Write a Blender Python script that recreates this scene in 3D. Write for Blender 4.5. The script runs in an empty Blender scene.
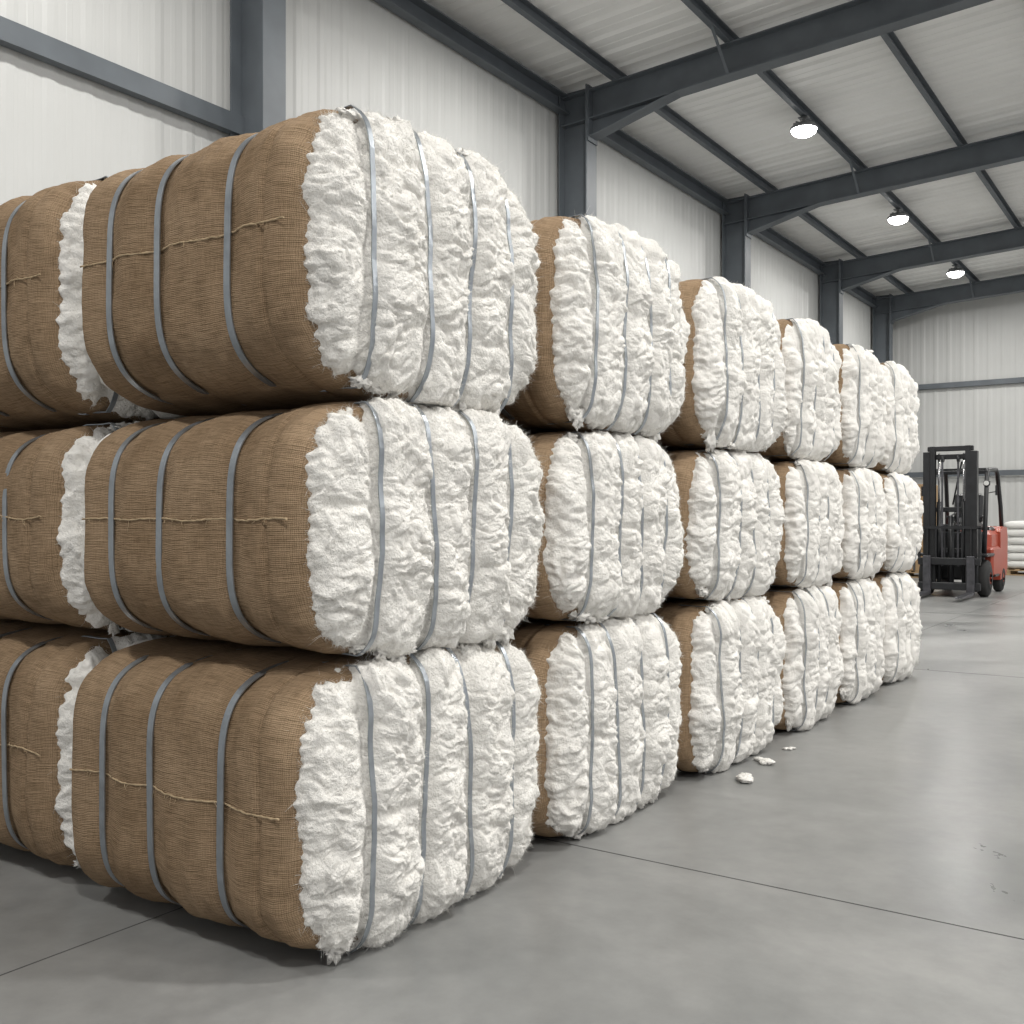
import bpy, math, random
import numpy as np
from mathutils import Vector
random.seed(3)
scene = bpy.context.scene
scene.view_settings.view_transform = 'Standard'
scene.view_settings.look = 'None'

# ------------------------------------------------------------ noise
def _perlin(x, y, seed=0):
    rng = np.random.RandomState(seed)
    perm = rng.permutation(256); ang = rng.rand(256) * 2 * np.pi
    gx, gy = np.cos(ang), np.sin(ang)
    xi = np.floor(x).astype(int); yi = np.floor(y).astype(int)
    xf = x - xi; yf = y - yi
    def h(a, b): return perm[(perm[a & 255] + b) & 255]
    def dot(a, b, fx, fy):
        k = h(a, b); return gx[k] * fx + gy[k] * fy
    u = xf**3 * (xf * (xf * 6 - 15) + 10); v = yf**3 * (yf * (yf * 6 - 15) + 10)
    n00 = dot(xi, yi, xf, yf); n10 = dot(xi + 1, yi, xf - 1, yf)
    n01 = dot(xi, yi + 1, xf, yf - 1); n11 = dot(xi + 1, yi + 1, xf - 1, yf - 1)
    a = n00 + u * (n10 - n00); b = n01 + u * (n11 - n01)
    return (a + v * (b - a)) * 1.4

def _puffs(x, y, seed=0):
    """overlapping soft domes with random heights (max of spheres)"""
    rng = np.random.RandomState(seed + 177)
    perm = rng.permutation(256); rx = rng.rand(256); ry = rng.rand(256); rh = rng.uniform(.5, 1.0, 256)
    xi = np.floor(x).astype(int); yi = np.floor(y).astype(int)
    best = np.zeros(x.shape)
    for dx in (-1, 0, 1):
        for dy in (-1, 0, 1):
            k = perm[(perm[(xi + dx) & 255] + yi + dy) & 255]
            px = xi + dx + rx[k]; py = yi + dy + ry[k]
            d2 = (px - x)**2 + (py - y)**2
            best = np.maximum(best, rh[k] * np.sqrt(np.maximum(0, 1 - d2 / .95)))
    return best

# ------------------------------------------------------------ mesh builder
class MB:
    def __init__(self): self.v = []; self.f = []; self.m = []; self.uv = []; self.n = 0; self.sm = []
    def add(self, verts, faces, mat=0, uv=None, smooth=True):
        verts = np.asarray(verts, float).reshape(-1, 3)
        o = self.n
        self.v.append(verts)
        self.uv.append(np.zeros((len(verts), 2)) if uv is None else np.asarray(uv).reshape(-1, 2))
        for f in faces:
            self.f.append([int(i) + o for i in f])
        self.m += [mat] * len(faces); self.sm += [smooth] * len(faces)
        self.n += len(verts)
    def grid(self, P, mat=0, uv=None, closed=False, flip=False, smooth=True):
        a, b = P.shape[:2]
        idx = np.arange(a * b).reshape(a, b)
        if closed: idx = np.concatenate([idx, idx[:, :1]], axis=1)
        q = np.stack([idx[:-1, :-1], idx[1:, :-1], idx[1:, 1:], idx[:-1, 1:]], -1).reshape(-1, 4)
        if flip: q = q[:, ::-1]
        self.add(P.reshape(-1, 3), q.tolist(), mat, uv, smooth)
    def box(self, c, s, mat=0, rot=None, bev=0.0):
        cx, cy, cz = c; sx, sy, sz = [k / 2 for k in s]
        if bev <= 0:
            vs = np.array([(x, y, z) for x in (-sx, sx) for y in (-sy, sy) for z in (-sz, sz)])
            fs = [(0, 1, 3, 2), (4, 6, 7, 5), (0, 4, 5, 1), (2, 3, 7, 6), (0, 2, 6, 4), (1, 5, 7, 3)]
        else:
            b = min(bev, sx * .9, sy * .9, sz * .9)
            vs = []; 
            for x in (-1, 1):
                for y in (-1, 1):
                    for z in (-1, 1):
                        vs += [(x * sx, y * (sy - b), z * (sz - b)), (x * (sx - b), y * sy, z * (sz - b)), (x * (sx - b), y * (sy - b), z * sz)]
            def I(x, y, z, k): return ((x > 0) * 4 + (y > 0) * 2 + (z > 0)) * 3 + k
            fs = []
            for sgn in (-1, 1):
                fs.append([I(sgn, -1, -1, 0), I(sgn, 1, -1, 0), I(sgn, 1, 1, 0), I(sgn, -1, 1, 0)][::sgn])
                fs.append([I(-1, sgn, -1, 1), I(-1, sgn, 1, 1), I(1, sgn, 1, 1), I(1, sgn, -1, 1)][::sgn])
                fs.append([I(-1, -1, sgn, 2), I(1, -1, sgn, 2), I(1, 1, sgn, 2), I(-1, 1, sgn, 2)][::sgn])
            for a in (-1, 1):
                for c2 in (-1, 1):
                    fs.append([I(a, c2, -1, 0), I(a, c2, -1, 1), I(a, c2, 1, 1), I(a, c2, 1, 0)][::-a * c2])
                    fs.append([I(a, -1, c2, 0), I(a, -1, c2, 2), I(a, 1, c2, 2), I(a, 1, c2, 0)][::a * c2])
                    fs.append([I(-1, a, c2, 1), I(-1, a, c2, 2), I(1, a, c2, 2), I(1, a, c2, 1)][::-a * c2])
            for x in (-1, 1):
                for y in (-1, 1):
                    for z in (-1, 1):
                        fs.append([I(x, y, z, 0), I(x, y, z, 1), I(x, y, z, 2)][::x * y * z])
            vs = np.array(vs)
        if rot is not None:
            from mathutils import Euler
            R = np.array(Euler(rot).to_matrix()); vs = vs @ R.T
        self.add(vs + np.array(c), fs, mat, smooth=False)
    def prism(self, prof, p0, p1, U, V, mat=0):
        """2D profile (u,v) swept from p0 to p1"""
        p0, p1, U, V = map(np.array, (p0, p1, U, V)); n = len(prof)
        a = [p0 + u * U + v * V for u, v in prof]; b = [p1 + u * U + v * V for u, v in prof]
        fs = [(i, (i + 1) % n, n + (i + 1) % n, n + i) for i in range(n)]
        fs += [list(range(n))[::-1], list(range(n, 2 * n))]
        self.add(a + b, fs, mat, smooth=False)
    def tube(self, pts, r, mat=0, seg=8, smooth=True):
        pts = np.array(pts, float); N = len(pts)
        rr = np.full(N, r) if np.isscalar(r) else np.array(r)
        T = np.gradient(pts, axis=0); T /= np.linalg.norm(T, axis=1)[:, None] + 1e-9
        up = np.array([0, 0, 1.0]) if abs(T[0][2]) < .9 else np.array([1.0, 0, 0])
        rings = []
        for i in range(N):
            a = np.cross(T[i], up)
            if np.linalg.norm(a) < 1e-3: a = np.cross(T[i], [0, 1, .1])
            a /= np.linalg.norm(a); b = np.cross(T[i], a)
            th = np.arange(seg) * 2 * np.pi / seg
            rings.append(pts[i] + rr[i] * (np.cos(th)[:, None] * a + np.sin(th)[:, None] * b))
        P = np.array(rings); self.grid(P, mat, closed=True, smooth=smooth)
        o = self.n - N * seg
        self.f.append([o + i for i in range(seg)]); self.f.append([o + (N - 1) * seg + i for i in range(seg)][::-1])
        self.m += [mat] * 2; self.sm += [False] * 2
    def ribbon(self, pts, wdir, width, thick, mat):
        pts = np.array(pts, float); wdir = np.array(wdir, float)
        T = np.gradient(pts, axis=0); T /= np.linalg.norm(T, axis=1)[:, None] + 1e-9
        Nn = np.cross(T, wdir)
        P = np.stack([pts - wdir * width / 2 - Nn * thick / 2, pts + wdir * width / 2 - Nn * thick / 2,
                      pts + wdir * width / 2 + Nn * thick / 2, pts - wdir * width / 2 + Nn * thick / 2], 1)
        self.grid(P, mat, closed=True, smooth=False)
    def blob(self, c, s, mat, seed, amp=.35, a=14, b=18, freq=2.2):
        th = np.linspace(0, np.pi, a)[:, None]; ph = (np.arange(b) * 2 * np.pi / b)[None]
        x = np.sin(th) * np.cos(ph); y = np.sin(th) * np.sin(ph); z = np.cos(th) * np.ones_like(ph)
        n = _perlin(x * freq + z * 1.3 + 9, y * freq - z * 1.1 + 5, seed) * amp + _perlin(x * freq * 2.7 + z * 4, y * freq * 2.7 + 3 + z * 3, seed + 1) * amp * .6
        r = 1 + n
        P = np.stack([x * r * s[0] + c[0], y * r * s[1] + c[1], z * r * s[2] + c[2]], -1)
        self.grid(P, mat, closed=True)
    def build(self, name, mats, parent=None, loc=(0, 0, 0)):
        me = bpy.data.meshes.new(name)
        V = np.concatenate(self.v)
        me.from_pydata(V.tolist(), [], self.f)
        for m in mats: me.materials.append(m)
        me.polygons.foreach_set('material_index', self.m)
        me.polygons.foreach_set('use_smooth', self.sm)
        uvl = me.uv_layers.new(name='UVMap')
        li = np.zeros(len(me.loops), int); me.loops.foreach_get('vertex_index', li)
        UV = np.concatenate(self.uv)
        uvl.data.foreach_set('uv', UV[li].ravel())
        me.update()
        ob = bpy.data.objects.new(name, me); ob.location = loc
        scene.collection.objects.link(ob)
        if parent: ob.parent = parent
        return ob

# ------------------------------------------------------------ materials
def newmat(name, col, rough=.6, metal=0.0, noise=None, bump=None, spec=.5, emis=None):
    m = bpy.data.materials.new(name); m.use_nodes = True
    nt = m.node_tree; b = nt.nodes['Principled BSDF']
    b.inputs['Base Color'].default_value = (*col, 1); b.inputs['Roughness'].default_value = rough
    b.inputs['Metallic'].default_value = metal; b.inputs['Specular IOR Level'].default_value = spec
    tc = nt.nodes.new('ShaderNodeTexCoord')
    if noise:
        sc, amt = noise
        n = nt.nodes.new('ShaderNodeTexNoise'); n.inputs['Scale'].default_value = sc; n.inputs['Detail'].default_value = 3
        nt.links.new(tc.outputs['Object'], n.inputs['Vector'])
        r = nt.nodes.new('ShaderNodeValToRGB')
        r.color_ramp.elements[0].position = .3; r.color_ramp.elements[1].position = .7
        r.color_ramp.elements[0].color = (*[c * (1 - amt) for c in col], 1)
        r.color_ramp.elements[1].color = (*[min(1, c * (1 + amt)) for c in col], 1)
        nt.links.new(n.outputs['Fac'], r.inputs['Fac']); nt.links.new(r.outputs['Color'], b.inputs['Base Color'])
    if bump:
        sc, st, dist = bump
        n = nt.nodes.new('ShaderNodeTexNoise'); n.inputs['Scale'].default_value = sc; n.inputs['Detail'].default_value = 3; n.inputs['Roughness'].default_value = .65
        nt.links.new(tc.outputs['Object'], n.inputs['Vector'])
        bp = nt.nodes.new('ShaderNodeBump'); bp.inputs['Strength'].default_value = st; bp.inputs['Distance'].default_value = dist
        nt.links.new(n.outputs['Fac'], bp.inputs['Height']); nt.links.new(bp.outputs['Normal'], b.inputs['Normal'])
    if emis:
        b.inputs['Emission Color'].default_value = (*emis[0], 1); b.inputs['Emission Strength'].default_value = emis[1]
    return m

M_cotton = newmat('cotton_fibre', (.845, .825, .785), 1.0, noise=(13, .06), bump=(120, .9, .009), spec=.05)
M_strap = newmat('galvanised_strap', (.34, .37, .405), .30, .75, noise=(20, .15))
M_thread = newmat('jute_thread', (.42, .32, .205), .9, noise=(60, .25), spec=.1)
M_steel = newmat('painted_steel', (.105, .120, .135), .5, noise=(3, .12))
M_wall = newmat('wall_sheet', (.53, .535, .525), .5, noise=(.7, .05))
M_ceil = newmat('roof_sheet', (.80, .80, .785), .55, noise=(.6, .06))
M_black = newmat('black_paint', (.015, .016, .018), .4, noise=(8, .3))
M_rubber = newmat('tyre_rubber', (.02, .02, .02), .85, bump=(60, .3, .005))
M_orange = newmat('orange_paint', (.33, .06, .035), .35, noise=(5, .08))
M_dsteel = newmat('dark_steel', (.10, .10, .11), .4, .7, noise=(12, .25))
M_card = newmat('cardboard', (.36, .24, .13), .85, noise=(6, .12))
M_wood = newmat('pallet_wood', (.36, .25, .14), .8, noise=(12, .25))
M_sack = newmat('woven_sack', (.72, .72, .70), .7, noise=(5, .05), bump=(40, .4, .01))
M_yel = newmat('yellow_tape', (.7, .45, .05), .5, noise=(6, .1))
M_joint = newmat('joint_sealant', (.07, .07, .07), .8, noise=(10, .2))
M_lampw = newmat('lamp_lens', (1, 1, 1), .4, noise=(5, .01), emis=((1, .99, .96), 22))
M_lampb = newmat('lamp_housing', (.25, .26, .27), .4, .5, noise=(10, .1))
M_chrome = newmat('hydraulic_rod', (.6, .6, .62), .2, 1.0, noise=(10, .05))

# burlap
M_bur = bpy.data.materials.new('burlap'); M_bur.use_nodes = True
nt = M_bur.node_tree; bs = nt.nodes['Principled BSDF']; bs.inputs['Roughness'].default_value = .95; bs.inputs['Specular IOR Level'].default_value = .1
tc = nt.nodes.new('ShaderNodeTexCoord')
def tnoise(sx, sy, sc, det, src='UV'):
    mp = nt.nodes.new('ShaderNodeMapping'); mp.inputs['Scale'].default_value = (sx, sy, 1)
    nt.links.new(tc.outputs[src], mp.inputs['Vector'])
    n = nt.nodes.new('ShaderNodeTexNoise'); n.inputs['Scale'].default_value = sc; n.inputs['Detail'].default_value = det
    nt.links.new(mp.outputs[0], n.inputs['Vector']); return n
def madd(a, k, c):
    m = nt.nodes.new('ShaderNodeMath'); m.operation = 'MULTIPLY_ADD'; m.inputs[1].default_value = k
    nt.links.new(a, m.inputs[0])
    if isinstance(c, (int, float)): m.inputs[2].default_value = c
    else: nt.links.new(c, m.inputs[2])
    return m.outputs[0]
def wave(direction, sc, dist):
    w = nt.nodes.new('ShaderNodeTexWave'); w.bands_direction = direction; w.inputs['Scale'].default_value = sc
    w.inputs['Distortion'].default_value = dist; w.inputs['Detail'].default_value = 1; w.inputs['Detail Scale'].default_value = 1.0
    nt.links.new(tc.outputs['UV'], w.inputs['Vector']); return w
w1 = wave('X', 72, 3.0); w2 = wave('Y', 58, 3.0)
thr1 = tnoise(14, 170, 1, 2); thr2 = tnoise(230, 20, 1, 2)     # slubby warp / weft threads
hgt = madd(w1.outputs['Fac'], .28, madd(w2.outputs['Fac'], .42, madd(thr1.outputs['Fac'], 1.35, madd(thr2.outputs['Fac'], .7, -.70))))
nb = nt.nodes.new('ShaderNodeTexNoise'); nb.inputs['Scale'].default_value = 3.2; nb.inputs['Detail'].default_value = 5; nb.inputs['Roughness'].default_value = .7
nt.links.new(tc.outputs['Object'], nb.inputs['Vector'])
r1 = nt.nodes.new('ShaderNodeValToRGB'); r1.color_ramp.elements[0].position = .3; r1.color_ramp.elements[1].position = .72
r1.color_ramp.elements[0].color = (.215, .146, .088, 1); r1.color_ramp.elements[1].color = (.355, .255, .165, 1)
nt.links.new(nb.outputs['Fac'], r1.inputs['Fac'])
r2 = nt.nodes.new('ShaderNodeValToRGB'); r2.color_ramp.elements[0].position = 0.2; r2.color_ramp.elements[1].position = .95
r2.color_ramp.elements[0].color = (.56, .54, .50, 1); r2.color_ramp.elements[1].color = (1.2, 1.2, 1.2, 1)
nt.links.new(hgt, r2.inputs['Fac'])
mc = nt.nodes.new('ShaderNodeMix'); mc.data_type = 'RGBA'; mc.blend_type = 'MULTIPLY'; mc.inputs[0].default_value = 1
nt.links.new(r1.outputs['Color'], mc.inputs[6]); nt.links.new(r2.outputs['Color'], mc.inputs[7])
nt.links.new(mc.outputs[2], bs.inputs['Base Color'])
bp = nt.nodes.new('ShaderNodeBump'); bp.inputs['Strength'].default_value = .8; bp.inputs['Distance'].default_value = .003
nt.links.new(hgt, bp.inputs['Height']); nt.links.new(bp.outputs['Normal'], bs.inputs['Normal'])

# concrete
M_floor = bpy.data.materials.new('polished_concrete'); M_floor.use_nodes = True
nt = M_floor.node_tree; bs = nt.nodes['Principled BSDF']
tc = nt.nodes.new('ShaderNodeTexCoord')
def nz(sc, det, ro=.6, dist=.6):
    n = nt.nodes.new('ShaderNodeTexNoise'); n.inputs['Scale'].default_value = sc; n.inputs['Detail'].default_value = det; n.inputs['Roughness'].default_value = ro
    n.inputs['Distortion'].default_value = dist
    nt.links.new(tc.outputs['Object'], n.inputs['Vector']); return n
n1 = nz(.8, 7, .66, .4); n2 = nz(9, 5, .65, 0.0)
r1 = nt.nodes.new('ShaderNodeValToRGB'); r1.color_ramp.elements[0].position = .3; r1.color_ramp.elements[1].position = .7
r1.color_ramp.elements[0].color = (.165, .169, .167, 1); r1.color_ramp.elements[1].color = (.305, .303, .295, 1)
nt.links.new(n1.outputs['Fac'], r1.inputs['Fac'])
r2 = nt.nodes.new('ShaderNodeValToRGB'); r2.color_ramp.elements[0].position = .3; r2.color_ramp.elements[1].position = .7
r2.color_ramp.elements[0].color = (.88, .88, .88, 1); r2.color_ramp.elements[1].color = (1.05, 1.05, 1.05, 1)
nt.links.new(n2.outputs['Fac'], r2.inputs['Fac'])
mc = nt.nodes.new('ShaderNodeMix'); mc.data_type = 'RGBA'; mc.blend_type = 'MULTIPLY'; mc.inputs[0].default_value = 1
nt.links.new(r1.outputs['Color'], mc.inputs[6]); nt.links.new(r2.outputs['Color'], mc.inputs[7]); nt.links.new(mc.outputs[2], bs.inputs['Base Color'])
r3 = nt.nodes.new('ShaderNodeMapRange'); r3.inputs['From Min'].default_value = .3; r3.inputs['From Max'].default_value = .7; r3.inputs['To Min'].default_value = .26; r3.inputs['To Max'].default_value = .44
nt.links.new(n1.outputs['Fac'], r3.inputs['Value']); nt.links.new(r3.outputs['Result'], bs.inputs['Roughness'])
bs.inputs['Specular IOR Level'].default_value = .55

# ------------------------------------------------------------ bales
NEXP = 3.8
def sec(t, hy, hz):
    c, s = np.cos(t), np.sin(t)
    return hy * np.sign(c) * np.abs(c)**(2 / NEXP), hz * np.sign(s) * np.abs(s)**(2 / NEXP)

def cotton_cap(b, xf, sgn, yc, zc, hy, hz, ny, nz_, straps, seed, fuzz=0):
    S, T = np.meshgrid(np.linspace(-1, 1, ny), np.linspace(-1, 1, nz_), indexing='ij')
    m = np.maximum(np.abs(S), np.abs(T)); nn = (np.abs(S)**NEXP + np.abs(T)**NEXP)**(1 / NEXP) + 1e-9
    P = S / nn * m; Q = T / nn * m
    y = hy * P; z = hz * Q
    g = np.ones_like(y)
    for k, sy in enumerate(straps):
        g = np.minimum(g, 1 - np.exp(-((y - sy - .010 * _perlin(z * 7, z * 0 + k, seed)) / .034)**2))
    rng = np.random.RandomState(seed)
    gh = np.ones_like(y)
    bay = np.zeros_like(y)
    for sy in straps: bay += (y > sy)
    for k in range(3):
        off = rng.uniform(-.10, .10, 6)[bay.astype(int)]; dep = rng.uniform(.0, 1, 6)[bay.astype(int)]
        zk = -hz + 2 * hz * (k + .5) / 3 + off
        wob = zk + .03 * _perlin(y * 8, y * 0 + k * 7.3, seed + k)
        gh = np.minimum(gh, 1 - dep * np.exp(-((z - wob) / .014)**2))
    wx = y + .026 * _perlin(y * 10, z * 10, seed + 1) + .009 * _perlin(y * 34, z * 34, seed + 21)
    wz = z + .026 * _perlin(y * 10 + 5, z * 10 + 9, seed + 2) + .009 * _perlin(y * 34 + 5, z * 34 + 9, seed + 22)
    d1 = _puffs(wx / .082 + 11, wz / .072 + 23, seed)
    d2 = _puffs(wx / .046 + 31, wz / .038 + 13, seed + 5)
    d3 = _puffs(wx / .024 + 51, wz / .021 + 33, seed + 6)
    ab = np.minimum(1, np.abs(_perlin(wx / .016, wz / .013, seed + 10)) * 2.2)
    ab2 = np.minimum(1, np.abs(_perlin(wx / .060, wz / .045, seed + 12)) * 2.8)
    low = _perlin(y * 4.0, z * 4.0, seed + 7)
    calm = .75 + .45 * np.clip(.5 + 1.3 * _perlin(y * 6 + 3, z * 6, seed + 31), 0, 1)
    env = 1 - m**3.5
    tex = calm * (.027 * d1 + .022 * d2 + .010 * d3 + .0032 * ab + .009 * ab2)
    H = .042 * env + .020 * g + (.36 + .64 * g) * tex + .016 * low - .014 * (1 - gh)
    edge = 1 - m**18
    H = H * edge
    ragged = .016 * _perlin(y * 12, z * 12, seed + 9) + .014 * _perlin(y * 40, z * 40, seed + 19)
    phi = m**5 * 1.1
    nrm = np.sqrt(P**2 + Q**2) + 1e-6
    oy, oz = P / nrm, Q / nrm
    X = xf + sgn * (H * np.cos(phi) - .035 * m**12)
    Y = yc + y + oy * (H * np.sin(phi) + ragged * m**4)
    Z = zc + z + oz * (H * np.sin(phi) + ragged * m**4)
    Z = np.maximum(Z, .003)
    Pt = np.stack([X, Y, Z], -1)
    b.grid(Pt, 1, flip=(sgn < 0))
    if fuzz:
        fl = Pt.reshape(-1, 3)
        dYs = np.gradient(Pt, axis=0); dZs = np.gradient(Pt, axis=1)
        N = np.cross(dYs, dZs).reshape(-1, 3); N /= np.linalg.norm(N, axis=1)[:, None] + 1e-12
        N *= sgn
        mm = m.ravel(); w = (.5 + 2.5 * mm**8); w /= w.sum()
        ids = rng.choice(len(fl), fuzz, p=w)
        base = fl[ids] - N[ids] * .002; d = N[ids] * .7 + rng.normal(0, .75, (fuzz, 3)); d /= np.linalg.norm(d, axis=1)[:, None]
        L = rng.uniform(.006, .017, fuzz)[:, None]; L[rng.rand(fuzz) < .08] *= 1.9
        side = np.cross(d, rng.normal(0, 1, (fuzz, 3))); side /= np.linalg.norm(side, axis=1)[:, None] + 1e-9
        wd = .0006
        bend = rng.normal(0, .45, (fuzz, 3))
        mid = base + d * L * .55; tip = base + d * L + bend * L
        tip[:, 2] = np.maximum(tip[:, 2], .002)
        V = np.stack([base - side * wd, base + side * wd, mid + side * wd * .7, mid - side * wd * .7, tip], 1).reshape(-1, 3)
        F = []
        for i in range(fuzz):
            o = i * 5; F.append((o, o + 1, o + 2, o + 3)); F.append((o + 3, o + 2, o + 4))
        b.add(V, F, 1)

def make_bale(name, x0, x1, y0, y1, z0, h, seed, res, fuzz, bodyres=1.0, tufts=14, backres=30):
    global NEXP
    NEXP = 4.4 if z0 < .01 else 3.8          # the bottom bale is squashed flatter by the load
    rng = np.random.RandomState(seed)
    L = x1 - x0; w = y1 - y0
    ox, oy, oz = (x0 + x1) / 2, (y0 + y1) / 2, z0
    b = MB(); hy, hz = w / 2, h / 2; X1 = L / 2; zc = hz
    sx = [X1 - .285, X1 - .605, X1 - .845]
    if L > 1.1: sx.append(X1 - 1.0)
    R = .085
    st = []
    for a in np.linspace(math.pi / 2, 0, 7): st.append((-X1 + R - R * math.sin(a), R * (1 - math.cos(a))))
    nx = int(96 * bodyres)
    for x in np.linspace(-X1 + R, X1 - R, nx)[1:-1]: st.append((x, 0.0))
    for a in np.linspace(0, math.pi / 2, 7): st.append((X1 - R + R * math.sin(a), R * (1 - math.cos(a))))
    st = [(-X1, .15)] + st + [(X1, .15)]
    st = np.array(st)
    nth = int(160 * bodyres)
    t = (np.arange(nth + 1)) * 2 * np.pi / nth
    XX = np.repeat(st[:, 0][:, None], nth + 1, 1); ins = np.repeat(st[:, 1][:, None], nth + 1, 1)
    TT = np.repeat(t[None], len(st), 0)
    cy, cz = sec(TT, 1, 1)
    Y = cy * (hy - ins); Z = cz * (hz - ins * .45)
    g = np.ones_like(XX)
    for s in sx: g = np.minimum(g, 1 - np.exp(-((XX - s) / .060)**2))
    yy0, zz0 = hy * cy[0], hz * cz[0]
    arc1 = np.concatenate([[0], np.cumsum(np.hypot(np.diff(yy0), np.diff(zz0)))])
    arc = np.repeat(arc1[None], len(st), 0)
    rad = np.sqrt(cy**2 + cz**2); ny_ = cy / rad; nz_ = cz / rad
    wr = .022 * (g - 1) + .010 * _perlin(XX * 6, arc * 3, seed) + .006 * _perlin(XX * 20 + 4, arc * 8, seed + 1) + .002 * _perlin(XX * 60 + 4, arc * 40, seed + 3)
    wr += -.012 * np.exp(-((XX - (X1 - .125 + .012 * _perlin(arc * 3, arc * 0, seed))) / .009)**2)
    front = np.abs(cy)**2 
    seamz = .02 * (.5 - rng.rand()) + .03
    zs = Z - seamz - .016 * _perlin(XX * 4, XX * 0 + 2, seed + 4)
    wr += front * (-.010 * np.exp(-(zs / .008)**2) + .007 * np.exp(-((zs - .018) / .014)**2))
    wr += .006 * np.exp(-((X1 - XX) / .12)**2) * _perlin(arc * 26, XX * 4, seed + 5)
    wr -= .003
    Y = Y + ny_ * wr; Z = Z + nz_ * wr * np.where(np.abs(cz) > .93, .5, 1)
    Z = np.clip(Z, -hz, hz)
    P = np.stack([XX, Y, Z + zc], -1)
    uv = np.stack([XX, arc], -1)
    b.grid(P, 0, uv=uv, flip=True)
    for side in (-1, 1):
        xs = np.linspace(-X1 + .05, X1 - .035, 110)
        wob = .016 * _perlin(xs * 4, xs * 0 + 2, seed + 4)
        zz = seamz + wob
        yy = side * ((hy) * (1 - np.abs(zz / hz)**NEXP)**(1 / NEXP) - .001)
        gg = np.ones_like(xs)
        for s in sx: gg = np.minimum(gg, 1 - np.exp(-((xs - s) / .060)**2))
        yy += side * (.022 * (gg - 1) + .010 * _perlin(xs * 6, xs * 0 + (arc1[-1] / 2 * 3 if side < 0 else 0), seed))
        rr = .0026 + .0022 * np.abs(_perlin(xs * 70, xs * 0, seed + 8))
        b.tube(np.stack([xs, yy, zz + zc + .003 * _perlin(xs * 40, xs * 0 + 3, seed)], -1), rr, 3, 6)
        for i in range(26):
            x = rng.uniform(-X1 + .05, X1 - .08); k = int(np.argmin(abs(xs - x)))
            p = np.array([x, yy[k], zz[k] + zc]); q = p + np.array([rng.normal(0, .012), side * .005, rng.normal(-.008, .012)])
            b.tube([p, (p + q) / 2 + rng.normal(0, .002, 3), q], .0009, 3, 4)
    for s in sx:
        tt = np.linspace(0, 2 * np.pi, 110)
        c1, c2 = sec(tt, 1, 1); rd = np.sqrt(c1**2 + c2**2)
        off = -.020 + .003
        lean = .012 * rng.uniform(-1, 1)
        pts = np.stack([s + lean * c2, c1 * hy + c1 / rd * off, np.clip(c2 * hz + c2 / rd * off, -hz + .001, hz - .001) + zc], -1)
        b.ribbon(pts, (1, 0, 0), .026, .004, 2)
    chy, chz = hy - .062, hz - .014
    ks = [-.64, -.22, .19, .60]
    straps = [chy * (k + rng.uniform(-.035, .035)) for k in ks]
    ny = res; nzz = int(res * .75)
    cotton_cap(b, X1 - .005, 1, 0, zc, chy, chz, ny, nzz, straps, seed * 3 + 1, fuzz)
    cotton_cap(b, -X1 + .005, -1, 0, zc, chy, chz, backres, int(backres * .75), straps, seed * 3 + 2, 0)
    for s in straps:
        tiltv = rng.uniform(-.025, .025)
        q = np.linspace(-1, 1, 44); zz = chz * q
        ysec = abs(s / hy)
        zs = hz * (1 - ysec**NEXP)**(1 / NEXP)
        mm = np.maximum(abs(s / chy), abs(q))
        env = 1 - mm**3.5
        low = _perlin(np.full_like(q, s * 4.0), chz * q * 4.0, seed * 3 + 1 + 7)
        xx = X1 + .042 * env + (.034 + .016 * low + .005 * _perlin(q * 4, q * 0 + s * 9, seed + 4)) * (1 - mm**12)
        zz2 = zs * q * .99
        yy = s + tiltv * q + .008 * _perlin(q * 1.6 + 3, q * 0 + s * 30, seed)
        pts = [(X1 - .20, s - tiltv, zc - zs + .014), (X1 - .14, s - tiltv, zc - zs + .003), (X1 - .05, s - tiltv, zc - zs + .006)]
        pts += [(a, c, d + zc) for a, c, d in zip(xx, yy, zz2)]
        pts += [(X1 - .05, s + tiltv, zc + zs - .006), (X1 - .14, s + tiltv, zc + zs - .003), (X1 - .20, s + tiltv, zc + zs - .014)]
        b.ribbon(pts, (0, 1, 0), .019, .003, 2)
    for i in range(tufts):
        a = rng.choice([-1, -1, 1]) * np.pi / 2 + rng.normal(0, .5)
        c1, c2 = sec(np.array(a), chy, chz)
        r = rng.uniform(.010, .022)
        down = (c2 < 0) and rng.rand() < .3
        sc = (r, r * rng.uniform(1.2, 2.2), r * (rng.uniform(1.6, 2.2) if down else .8))
        zz = float(c2) + zc + (-.010 if down else 0)
        if oz < .01: zz = max(zz, sc[2] * 1.3)
        b.blob((X1 + .005 + rng.uniform(-.01, .012), float(c1), zz), sc, 1, int(rng.randint(999)), .8)
    return b.build('cotton_bale', [M_bur, M_cotton, M_strap, M_thread], loc=(ox, oy, oz))

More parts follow.
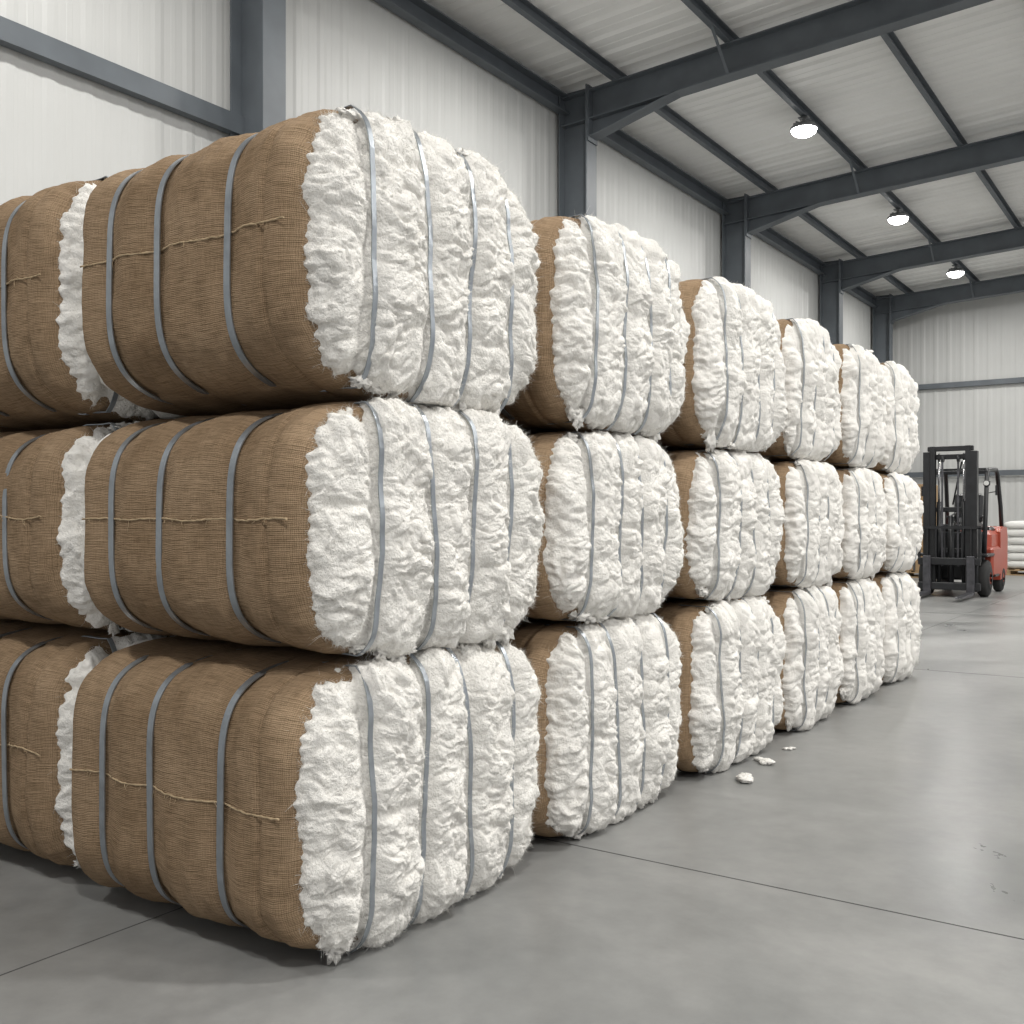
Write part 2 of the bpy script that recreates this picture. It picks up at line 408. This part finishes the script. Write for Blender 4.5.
ZS = [0, .845, 1.610]; HS = [.843, .763, .848]
cols = [(-.16, 1.05), (1.08, 2.27), (2.33, 3.53), (3.59, 4.61), (4.65, 5.62), (5.66, 6.68)]
fz = [26000, 13000, 6000, 2500, 1500, 1000]
rs = [350, 260, 200, 150, 125, 110]
xj = {(0, 0): .0, (0, 1): .01, (0, 2): .0}
for ci, (a, c) in enumerate(cols):
    for li in range(3):
        j = xj.get((ci, li), random.uniform(-.025, .01)); jy = random.uniform(-.012, .012)
        if ci == 0: jy = 0
        ya = a + jy - (.025 if (ci == 0 and li == 0) else 0)
        hh = HS[li] + (random.uniform(-.03, .0) if (ci > 0 and li == 2) else 0)
        make_bale('cotton_bale', -1.03 + j - (.02 if li == 0 else 0), 0 + j, ya, c + jy, ZS[li], hh, 10 + ci * 7 + li * 3, rs[ci], fz[ci],
                       1.0 if ci < 2 else .6, 9 if ci < 3 else 4)
backs = []
for li in range(3):
    ob = make_bale('cotton_bale', -2.25, -1.19 + random.uniform(-.01, .01), -.15, 1.05, ZS[li], HS[li] + (.03 if li == 2 else 0), 91 + li * 5, 190, 6000, .9, 8)
    backs.append(ob.data)
for ci, (a, c) in enumerate(cols[1:]):
    for li in range(3):
        o = bpy.data.objects.new('cotton_bale', backs[li]); scene.collection.objects.link(o)
        o.location = (-1.72, (a + c) / 2, ZS[li]); o.scale = (1, (c - a) / 1.20, .96 if li == 2 else 1)

# loose cotton on floor
def W(px, py, z=0.0, h=1.25):
    D = (h - z) * 1024 / (py - 520); r = (px - 512) / 1024
    return (2.04 + D * (-.567 + .824 * r), -2.088 + D * (.824 + .567 * r))
for i, (px, py, s) in enumerate([(737, 780, .06), (768, 764, .052), (790, 750, .028)]):
    x, y = W(px, py); b = MB(); rg = np.random.RandomState(i)
    for k in range(6):
        r = s * rg.uniform(.38, .62)
        b.blob((rg.normal(0, s * .5), rg.normal(0, s * .5), r * .45), (r, r * .9, r * .4), 0, i * 9 + k, .5)
    for v in b.v: v[:, 2] = np.maximum(v[:, 2], 0.001)
    b.build('cotton_tuft', [M_cotton], loc=(x, y, 0))

# ------------------------------------------------------------ shell
XL, XR, YN, YF = -5.76, 14.0, -9.0, 27.7
def roofz(x): return 7.50 + .05 * (x + 5) if x < 8 else 7.50 + .05 * 13 - .05 * (x - 8)
b = MB(); b.box(((XL + XR) / 2, (YN + YF) / 2, -.1), (XR - XL, YF - YN, .2), 0)
for yj in (-4.2, 1.29, 6.9, 12.5, 18.1, 23.7): b.box(((XL + XR) / 2, yj, .0004), (XR - XL, .007, .0008), 1)
for xjn in (-.71, 5.0, 10.6): b.box((xjn, (YN + YF) / 2, .0004), (.005, YF - YN, .0008), 1)
b.build('floor', [M_floor, M_joint])

def ribs(L, pitch, d):
    out = []; x = 0
    while x < L:
        out += [(x, 0), (x + pitch * .12, d), (x + pitch * .30, d), (x + pitch * .42, 0), (x + pitch * .62, 0), (x + pitch * .64, d * .22), (x + pitch * .78, d * .22), (x + pitch * .80, 0)]
        x += pitch
    out.append((x, 0)); return out
b = MB()
pr = ribs(YF - YN, .34, .008)
P = np.array([[(XL + d, YN + s, z) for z in (0, 7.7)] for s, d in pr]); b.grid(P, 0, smooth=False, flip=False)
b.box((XL - .06, (YN + YF) / 2, 3.85), (.1, YF - YN + .2, 7.7), 0)
b.build('wall_left', [M_wall])
b = MB()
pr = ribs(XR - XL, .34, .008)
P = np.array([[(XL + s, YF - d, z) for z in (0, 8.2)] for s, d in pr]); b.grid(P, 0, smooth=False, flip=True)
b.box(((XL + XR) / 2, YF + .06, 4.1), (XR - XL + .2, .1, 8.2), 0)
b.build('wall_back', [M_wall])
b = MB()
pr = ribs(YF - YN, .42, .03)
xs = [XL, 8.0, XR]
P = np.array([[(x, YN + s, roofz(x) - d) for x in xs] for s, d in pr]); b.grid(P, 0, smooth=False)
P = np.array([[(x, y, roofz(x) + .08) for x in xs] for y in (YN, YF)]); b.grid(P, 0, smooth=False)
b.build('ceiling', [M_ceil])

def ibeam(w, h, tf=.014, tw=.01):
    a, c = w / 2, h / 2
    return [(-a, -c), (a, -c), (a, -c + tf), (tw / 2, -c + tf), (tw / 2, c - tf), (a, c - tf), (a, c), (-a, c), (-a, c - tf), (-tw / 2, c - tf), (-tw / 2, -c + tf), (-a, -c + tf)]
cchan = [(-.04, -.08), (.04, -.08), (.04, -.068), (-.028, -.068), (-.028, .068), (.04, .068), (.04, .08), (-.04, .08)]
b = MB(); px_ = -4.81
purx = []
while px_ < 13.5:
    purx.append(px_); z = roofz(px_) - .03 - .08
    b.prism(cchan, (px_, YN, z), (px_, YF - .03, z), (1, 0, 0), (0, 0, 1)); px_ += 1.66
b.build('roof_purlins', [M_steel])
b = MB()
b.prism([(-.07, -.13), (.07, -.13), (.07, -.11), (-.05, -.11), (-.05, .11), (.07, .11), (.07, .13), (-.07, .13)], (XL + .11, YN, 7.18), (XL + .11, YF - .03, 7.18), (1, 0, 0), (0, 0, 1))
b.build('eave_beam', [M_steel])
b = MB()
for z in (5.02, 2.6):
    b.prism([(-.05, -.09), (.05, -.09), (.05, .09), (.035, .09), (.035, -.075), (-.05, -.075)], (XL + .08, YN, z), (XL + .08, YF - .03, z), (1, 0, 0), (0, 0, 1))
    b.prism([(-.05, -.07), (.05, -.07), (.05, .07), (.035, .07), (.035, -.055), (-.05, -.055)], (XL + .14, YF - .08, z - .1), (XR, YF - .08, z - .1), (0, -1, 0), (0, 0, 1))
b.build('wall_girts', [M_steel])

for fy in (-7.2, -1.4, 4.55, 10.45, 16.3, 22.1, 26.6):
    b = MB()
    cx = XL + .30
    prof = ibeam(.28, .46, .02, .014)
    b.prism(prof, (cx, fy, 0), (cx, fy, 7.36), (0, 1, 0), (1, 0, 0))
    b.prism(prof, (13.6, fy, 0), (13.6, fy, 7.5), (0, 1, 0), (1, 0, 0))
    b.box((cx, fy, .012), (.6, .42, .024), 0)
    for sx_ in (-1, 1):
        for sy_ in (-1, 1): b.tube([(cx + sx_ * .26, fy + sy_ * .17, .02), (cx + sx_ * .26, fy + sy_ * .17, .06)], .014, 0, 8)
    rp = ibeam(.22, .42, .018, .012)
    def rz(x): return roofz(x) - .19 - .21
    b.prism(rp, (XL + .07, fy, rz(XL)), (8, fy, rz(8)), (0, 1, 0), (0, 0, 1))
    b.prism(rp, (8, fy, rz(8)), (13.9, fy, rz(13.9)), (0, 1, 0), (0, 0, 1))
    x0 = cx + .23; zb = rz(x0) - .21
    hx = 1.35; hd = .26
    b.prism([(0, 0), (hx, hx * .05), (0, -hd)], (x0, fy - .006, zb), (x0, fy + .006, zb), (1, 0, 0), (0, 0, 1))
    b.prism([(0, -hd), (hx, hx * .05), (hx, hx * .05 + .016), (0, -hd + .016)], (x0, fy - .11, zb), (x0, fy + .11, zb), (1, 0, 0), (0, 0, 1))
    b.box((x0 + .012, fy, zb + .08), (.024, .26, .78), 0)
    for xx in (1.2, 5.0): b.box((xx, fy, rz(xx)), (.03, .25, .46), 0)
    for k, xp in enumerate(purx):
        if k % 2 == 1:
            for s in (-1, 1):
                b.prism([(-.02, -.003), (.02, -.003), (.02, .003), (-.02, .003)], (xp, fy + s * .10, rz(xp) - .2), (xp, fy + s * .62, roofz(xp) - .18), (1, 0, 0), (0, 0, 1))
    b.build('steel_portal_frame', [M_steel])

# ------------------------------------------------------------ lamps
def lamp(x, y, power):
    z0 = roofz(x) - .19 - .20
    e = bpy.data.objects.new('highbay_lamp', None); scene.collection.objects.link(e); e.location = (x, y, z0)
    b = MB()
    th = np.arange(28) * 2 * np.pi / 28
    prof = [(0.001, .12), (.06, .12), (.08, .09), (.17, .06), (.205, .03), (.205, 0), (.195, -.005), (.19, .005)]
    P = np.array([[(r * math.cos(t), r * math.sin(t), z) for t in th] for r, z in prof]); b.grid(P, 0, closed=True)
    for k in range(12):
        t = k * math.pi / 6; b.box((.12 * math.cos(t), .12 * math.sin(t), .085), (.08, .006, .04), 0, rot=(0, 0, t))
    b.box((0, 0, .145), (.05, .05, .06), 0, bev=.01)
    b.box((0, 0, .182), (.16, .10, .016), 0, bev=.004)
    b.build('housing', [M_lampb], parent=e)
    b = MB(); P = np.array([[(r * math.cos(t), r * math.sin(t), -.11 * math.sqrt(max(0, 1 - (r / .19)**2))) for t in th] for r in (.001, .05, .09, .13, .16, .18, .19)]); b.grid(P, 0, closed=True, flip=True)
    b.build('lens', [M_lampw], parent=e)
    l = bpy.data.lights.new('led_light', 'AREA'); l.shape = 'DISK'; l.size = .4; l.energy = power; l.color = (1, .98, .94)
    lo = bpy.data.objects.new('led_light', l); scene.collection.objects.link(lo); lo.parent = e; lo.location = (0, 0, -.14)
for x in (purx[1], purx[5], purx[9]):
    for y in (-3.4, 2.2, 7.75, 13.3, 18.9, 24.3):
        lamp(x, y, 150 if x < 0 else 270)

# ------------------------------------------------------------ forklift (faces -Y)
def forklift(loc):
    e = bpy.data.objects.new('forklift', None); scene.collection.objects.link(e); e.location = loc
    def wheel(name, x, y, r, w):
        b = MB()
        prof = [(0, .35 * r), (0, .62 * r), (.02, .66 * r), (.02, .9 * r), (.05, r), (w - .05, r), (w - .02, .9 * r), (w - .02, .66 * r), (w, .62 * r), (w, .35 * r)]
        th = np.arange(32) * 2 * np.pi / 32
        P = np.array([[(x - w / 2 + a, y + q * math.cos(t), r + q * math.sin(t)) for t in th] for a, q in prof]); b.grid(P, 0, closed=True)
        b.tube([(x - w / 2 + .03, y, r), (x + w / 2 - .03, y, r)], r * .6, 1, 24, smooth=False)
        for k in range(6):
            t = k * math.pi / 3
            for s in (-1, 1): b.tube([(x + s * (w / 2 - .03), y + .3 * r * math.cos(t), r + .3 * r * math.sin(t)), (x + s * (w / 2 - .005), y + .3 * r * math.cos(t), r + .3 * r * math.sin(t))], .015, 1, 6)
        b.build(name, [M_rubber, M_orange], parent=e)
    wheel('wheel_front_1', -.44, .30, .30, .20); wheel('wheel_front_2', .44, .30, .30, .20)
    wheel('wheel_rear_1', -.42, 1.75, .25, .17); wheel('wheel_rear_2', .42, 1.75, .25, .17)
    b = MB()
    ch = [(-.05, -.07), (.05, -.07), (.05, -.05), (-.03, -.05), (-.03, .05), (.05, .05), (.05, .07), (-.05, .07)]
    for s in (-1, 1):
        b.prism([(u * -s, v) for u, v in ch], (s * .36, -.08, .10), (s * .36, -.08, 2.36), (1, 0, 0), (0, 1, 0))
        b.prism([(u * -s * .8, v * .8) for u, v in ch], (s * .27, -.08, .14), (s * .27, -.08, 2.45), (1, 0, 0), (0, 1, 0))
        b.tube([(s * .19, -.02, .15), (s * .19, -.02, 1.55)], .035, 0, 14)
        b.tube([(s * .19, -.02, 1.5), (s * .19, -.02, 2.34)], .018, 2, 12)
        b.ribbon([(s * .12, -.12, .5), (s * .12, -.12, 1.4), (s * .12, -.10, 2.2)], (1, 0, 0), .03, .01, 1)
        b.tube([(s * .12 - .02, -.08, 2.24), (s * .12 + .02, -.08, 2.24)], .05, 0, 16)
    b.tube([(0, -.04, .15), (0, -.04, 1.3)], .045, 0, 14)
    for z, yy in ((2.41, -.08), (2.28, -.02), (1.42, .0), (.75, .0), (.2, -.02)): b.box((0, yy, z), (.70, .07, .08), 0, bev=.01)
    b.tube([(.02, .0, 1.5), (.1, -.02, 1.9), (.16, -.02, 2.2)], .014, 0, 8)
    for s in (-1, 1): b.tube([(s * .3, .0, .75), (s * .3, .5, .6)], .035, 0, 10)
    b.build('mast', [M_black, M_dsteel, M_chrome], parent=e)
    b = MB()
    b.box((0, -.20, .18), (.95, .05, .12), 0, bev=.01); b.box((0, -.20, .58), (.95, .05, .12), 0, bev=.01)
    for s in (-1, 1): b.box((s * .30, -.19, .38), (.06, .06, .5), 0); b.box((s * .46, -.20, .85), (.04, .04, .55), 0)
    for k in range(6): b.box((-.33 + k * .132, -.20, .87), (.022, .03, .50), 0)
    b.box((0, -.20, 1.13), (.96, .04, .045), 0)
    b.build('carriage_backrest', [M_black], parent=e)
    for k, s in enumerate((-1, 1)):
        b = MB()
        b.box((s * .33, -.245, .36), (.12, .045, .62), 0, bev=.008)
        vs = []
        for (yy, z0_, z1_, hw) in ((-.235, .045, .095, .06), (-.7, .045, .085, .06), (-1.15, .05, .07, .055), (-1.27, .053, .062, .03)):
            vs.append([(s * .33 - hw, yy, z0_), (s * .33 + hw, yy, z0_), (s * .33 + hw, yy, z1_), (s * .33 - hw, yy, z1_)])
        b.grid(np.array(vs), 0, closed=True, smooth=False)
        b.add(vs[-1], [(0, 1, 2, 3)], 0, smooth=False)
        b.build('fork_%d' % (k + 1), [M_dsteel], parent=e)
    b = MB()
    b.box((0, .62, .42), (.80, .66, .32), 1, bev=.03)
    b.box((0, .42, .75), (.86, .10, .62), 1, bev=.03)
    for s in (-1, 1):
        b.box((s * .44, .30, .68), (.22, .66, .05), 1, bev=.02)
        b.box((s * .43, .95, .55), (.20, .75, .50), 0, bev=.04)
        b.box((s * .51, .80, .33), (.10, .36, .04), 1, bev=.01)
    b.box((0, 1.25, .80), (.92, .95, .55), 0, bev=.07)
    b.box((0, 1.45, 1.08), (.80, .55, .10), 1, bev=.04)
    pr = [(1.45, .22), (2.02, .28), (2.16, .42), (2.18, .95), (2.08, 1.12), (1.65, 1.14), (1.45, 1.05)]
    b.prism(pr, (-.50, 0, 0), (.50, 0, 0), (0, 1, 0), (0, 0, 1), 0)
    b.build('body', [M_orange, M_black], parent=e)
    b = MB()
    for s in (-1, 1):
        b.tube([(s * .43, .36, .70), (s * .43, .46, 1.3), (s * .42, .66, 2.02), (s * .42, .74, 2.09), (s * .42, 1.5, 2.12), (s * .42, 1.62, 2.06), (s * .44, 1.82, 1.5), (s * .45, 1.88, 1.08)], .036, 0, 10)
    for k in range(9): b.box((0, .76 + k * .1, 2.11), (.84, .03, .025), 0)
    b.box((0, .68, 2.05), (.86, .06, .06), 0, bev=.01)
    b.build('overhead_guard', [M_black], parent=e)
    b = MB()
    b.box((0, 1.15, 1.15), (.48, .48, .14), 0, bev=.04); b.box((0, 1.40, 1.45), (.46, .14, .52), 0, rot=(-.15, 0, 0), bev=.04)
    b.box((-.27, 1.2, 1.3), (.06, .35, .05), 0, bev=.015); b.box((.27, 1.2, 1.3), (.06, .35, .05), 0, bev=.015)
    b.tube([(0, .5, .95), (0, .72, 1.28)], .03, 0, 10)
    t = np.linspace(0, 2 * np.pi, 25)
    b.tube([(.17 * math.cos(a), .72 + .13 * math.sin(a), 1.29 + .09 * math.sin(a)) for a in t], .014, 0, 8)
    for k in range(3): b.tube([(.2 + k * .05, .5, 1.0), (.2 + k * .05, .56, 1.2)], .01, 0, 6); b.blob((.2 + k * .05, .56, 1.21), (.02, .02, .02), 0, 1, 0)
    b.box((-.1, .47, 1.12), (.3, .06, .12), 0, bev=.02)
    b.build('seat_and_controls', [M_black], parent=e)
    b = MB()
    for s in (-1, 1):
        b.box((s * .43, .58, 1.86), (.10, .07, .10), 0, bev=.02); b.tube([(s * .43, .545, 1.86), (s * .43, .535, 1.86)], .04, 1, 16)
        b.tube([(s * .46, .6, 1.7), (s * .58, .55, 1.72)], .008, 0, 6); b.box((s * .58, .54, 1.74), (.03, .02, .17), 0, bev=.008)
    b.build('lights_and_mirrors', [M_black, M_sack, M_yel], parent=e)
forklift((-1.53, 15.75, 0))

# ------------------------------------------------------------ pallet + boxes, pallet + sacks
def pallet(b, cx, cy, w, d, mi):
    for k in range(7): b.box((cx - w / 2 + .05 + k * (w - .1) / 6, cy, .135), (.10, d, .022), mi)
    for k in range(3):
        yy = cy - d / 2 + .05 + k * (d - .1) / 2
        b.box((cx, yy, .113), (w, .10, .022), mi); b.box((cx, yy, .011), (w, .10, .022), mi)
        for q in range(3): b.box((cx - w / 2 + .07 + q * (w - .14) / 2, yy, .062), (.14, .10, .08), mi)
b = MB(); pallet(b, 0, 0, 1.2, 1.0, 1)
for k in range(4):
    for i in range(2):
        for j in range(2):
            b.box((-.3 + i * .6 + random.uniform(-.01, .01), -.25 + j * .5, .146 + .235 + k * .47), (.57, .48, .465), 0, bev=.008)
            b.box((-.3 + i * .6, -.25 + j * .5 - .2405, .146 + .235 + k * .47), (.05, .003, .44), 2)
for k in (1, 3): b.box((0, 0, .146 + .47 * k - .1), (1.19, 1.01, .03), 3)
b.build('cardboard_box_stack', [M_card, M_wood, M_joint, M_yel], loc=(-3.66, 21.6, 0))
def sackstack(loc, seed):
    b = MB(); pallet(b, 0, 0, 1.5, 1.1, 1); rg = np.random.RandomState(seed)
    for k in range(6):
        for i in range(2):
            for j in range(2):
                a = 18; bb = 28
                th = np.linspace(0, np.pi, a)[:, None]; ph = (np.arange(bb) * 2 * np.pi / bb)[None]
                def se(c, n): return np.sign(c) * np.abs(c)**n
                x = se(np.sin(th), .6) * se(np.cos(ph), .4); y = se(np.sin(th), .6) * se(np.sin(ph), .4); z = se(np.cos(th), .8) * np.ones_like(ph)
                n = 1 + .05 * _perlin(x * 3 + k + 5, y * 3 + z + 5, seed + k * 4 + i + j * 2)
                P = np.stack([x * .38 * n - .375 + i * .75 + rg.uniform(-.02, .02), y * .28 * n - .28 + j * .56, z * .098 * n + .146 + .1 + k * .178], -1)
                b.grid(P, 0, closed=True)
    b.build('sack_pallet', [M_sack, M_wood], loc=loc)
sackstack((-1.2, 23.9, 0), 4); sackstack((.6, 23.9, 0), 8)

# ------------------------------------------------------------ world
w = bpy.data.worlds.new('world'); scene.world = w; w.use_nodes = True
bg = w.node_tree.nodes['Background']; bg.inputs[0].default_value = (.99, .99, 1, 1); bg.inputs[1].default_value = .62

# ------------------------------------------------------------ camera
cam = bpy.data.cameras.new('camera'); co = bpy.data.objects.new('camera', cam); scene.collection.objects.link(co)
cam.sensor_width = 36; cam.lens = 36; cam.shift_y = 8 / 1024
co.location = (2.04, -2.088, 1.25); co.rotation_euler = (math.pi / 2, 0, math.radians(34.55))
scene.camera = co
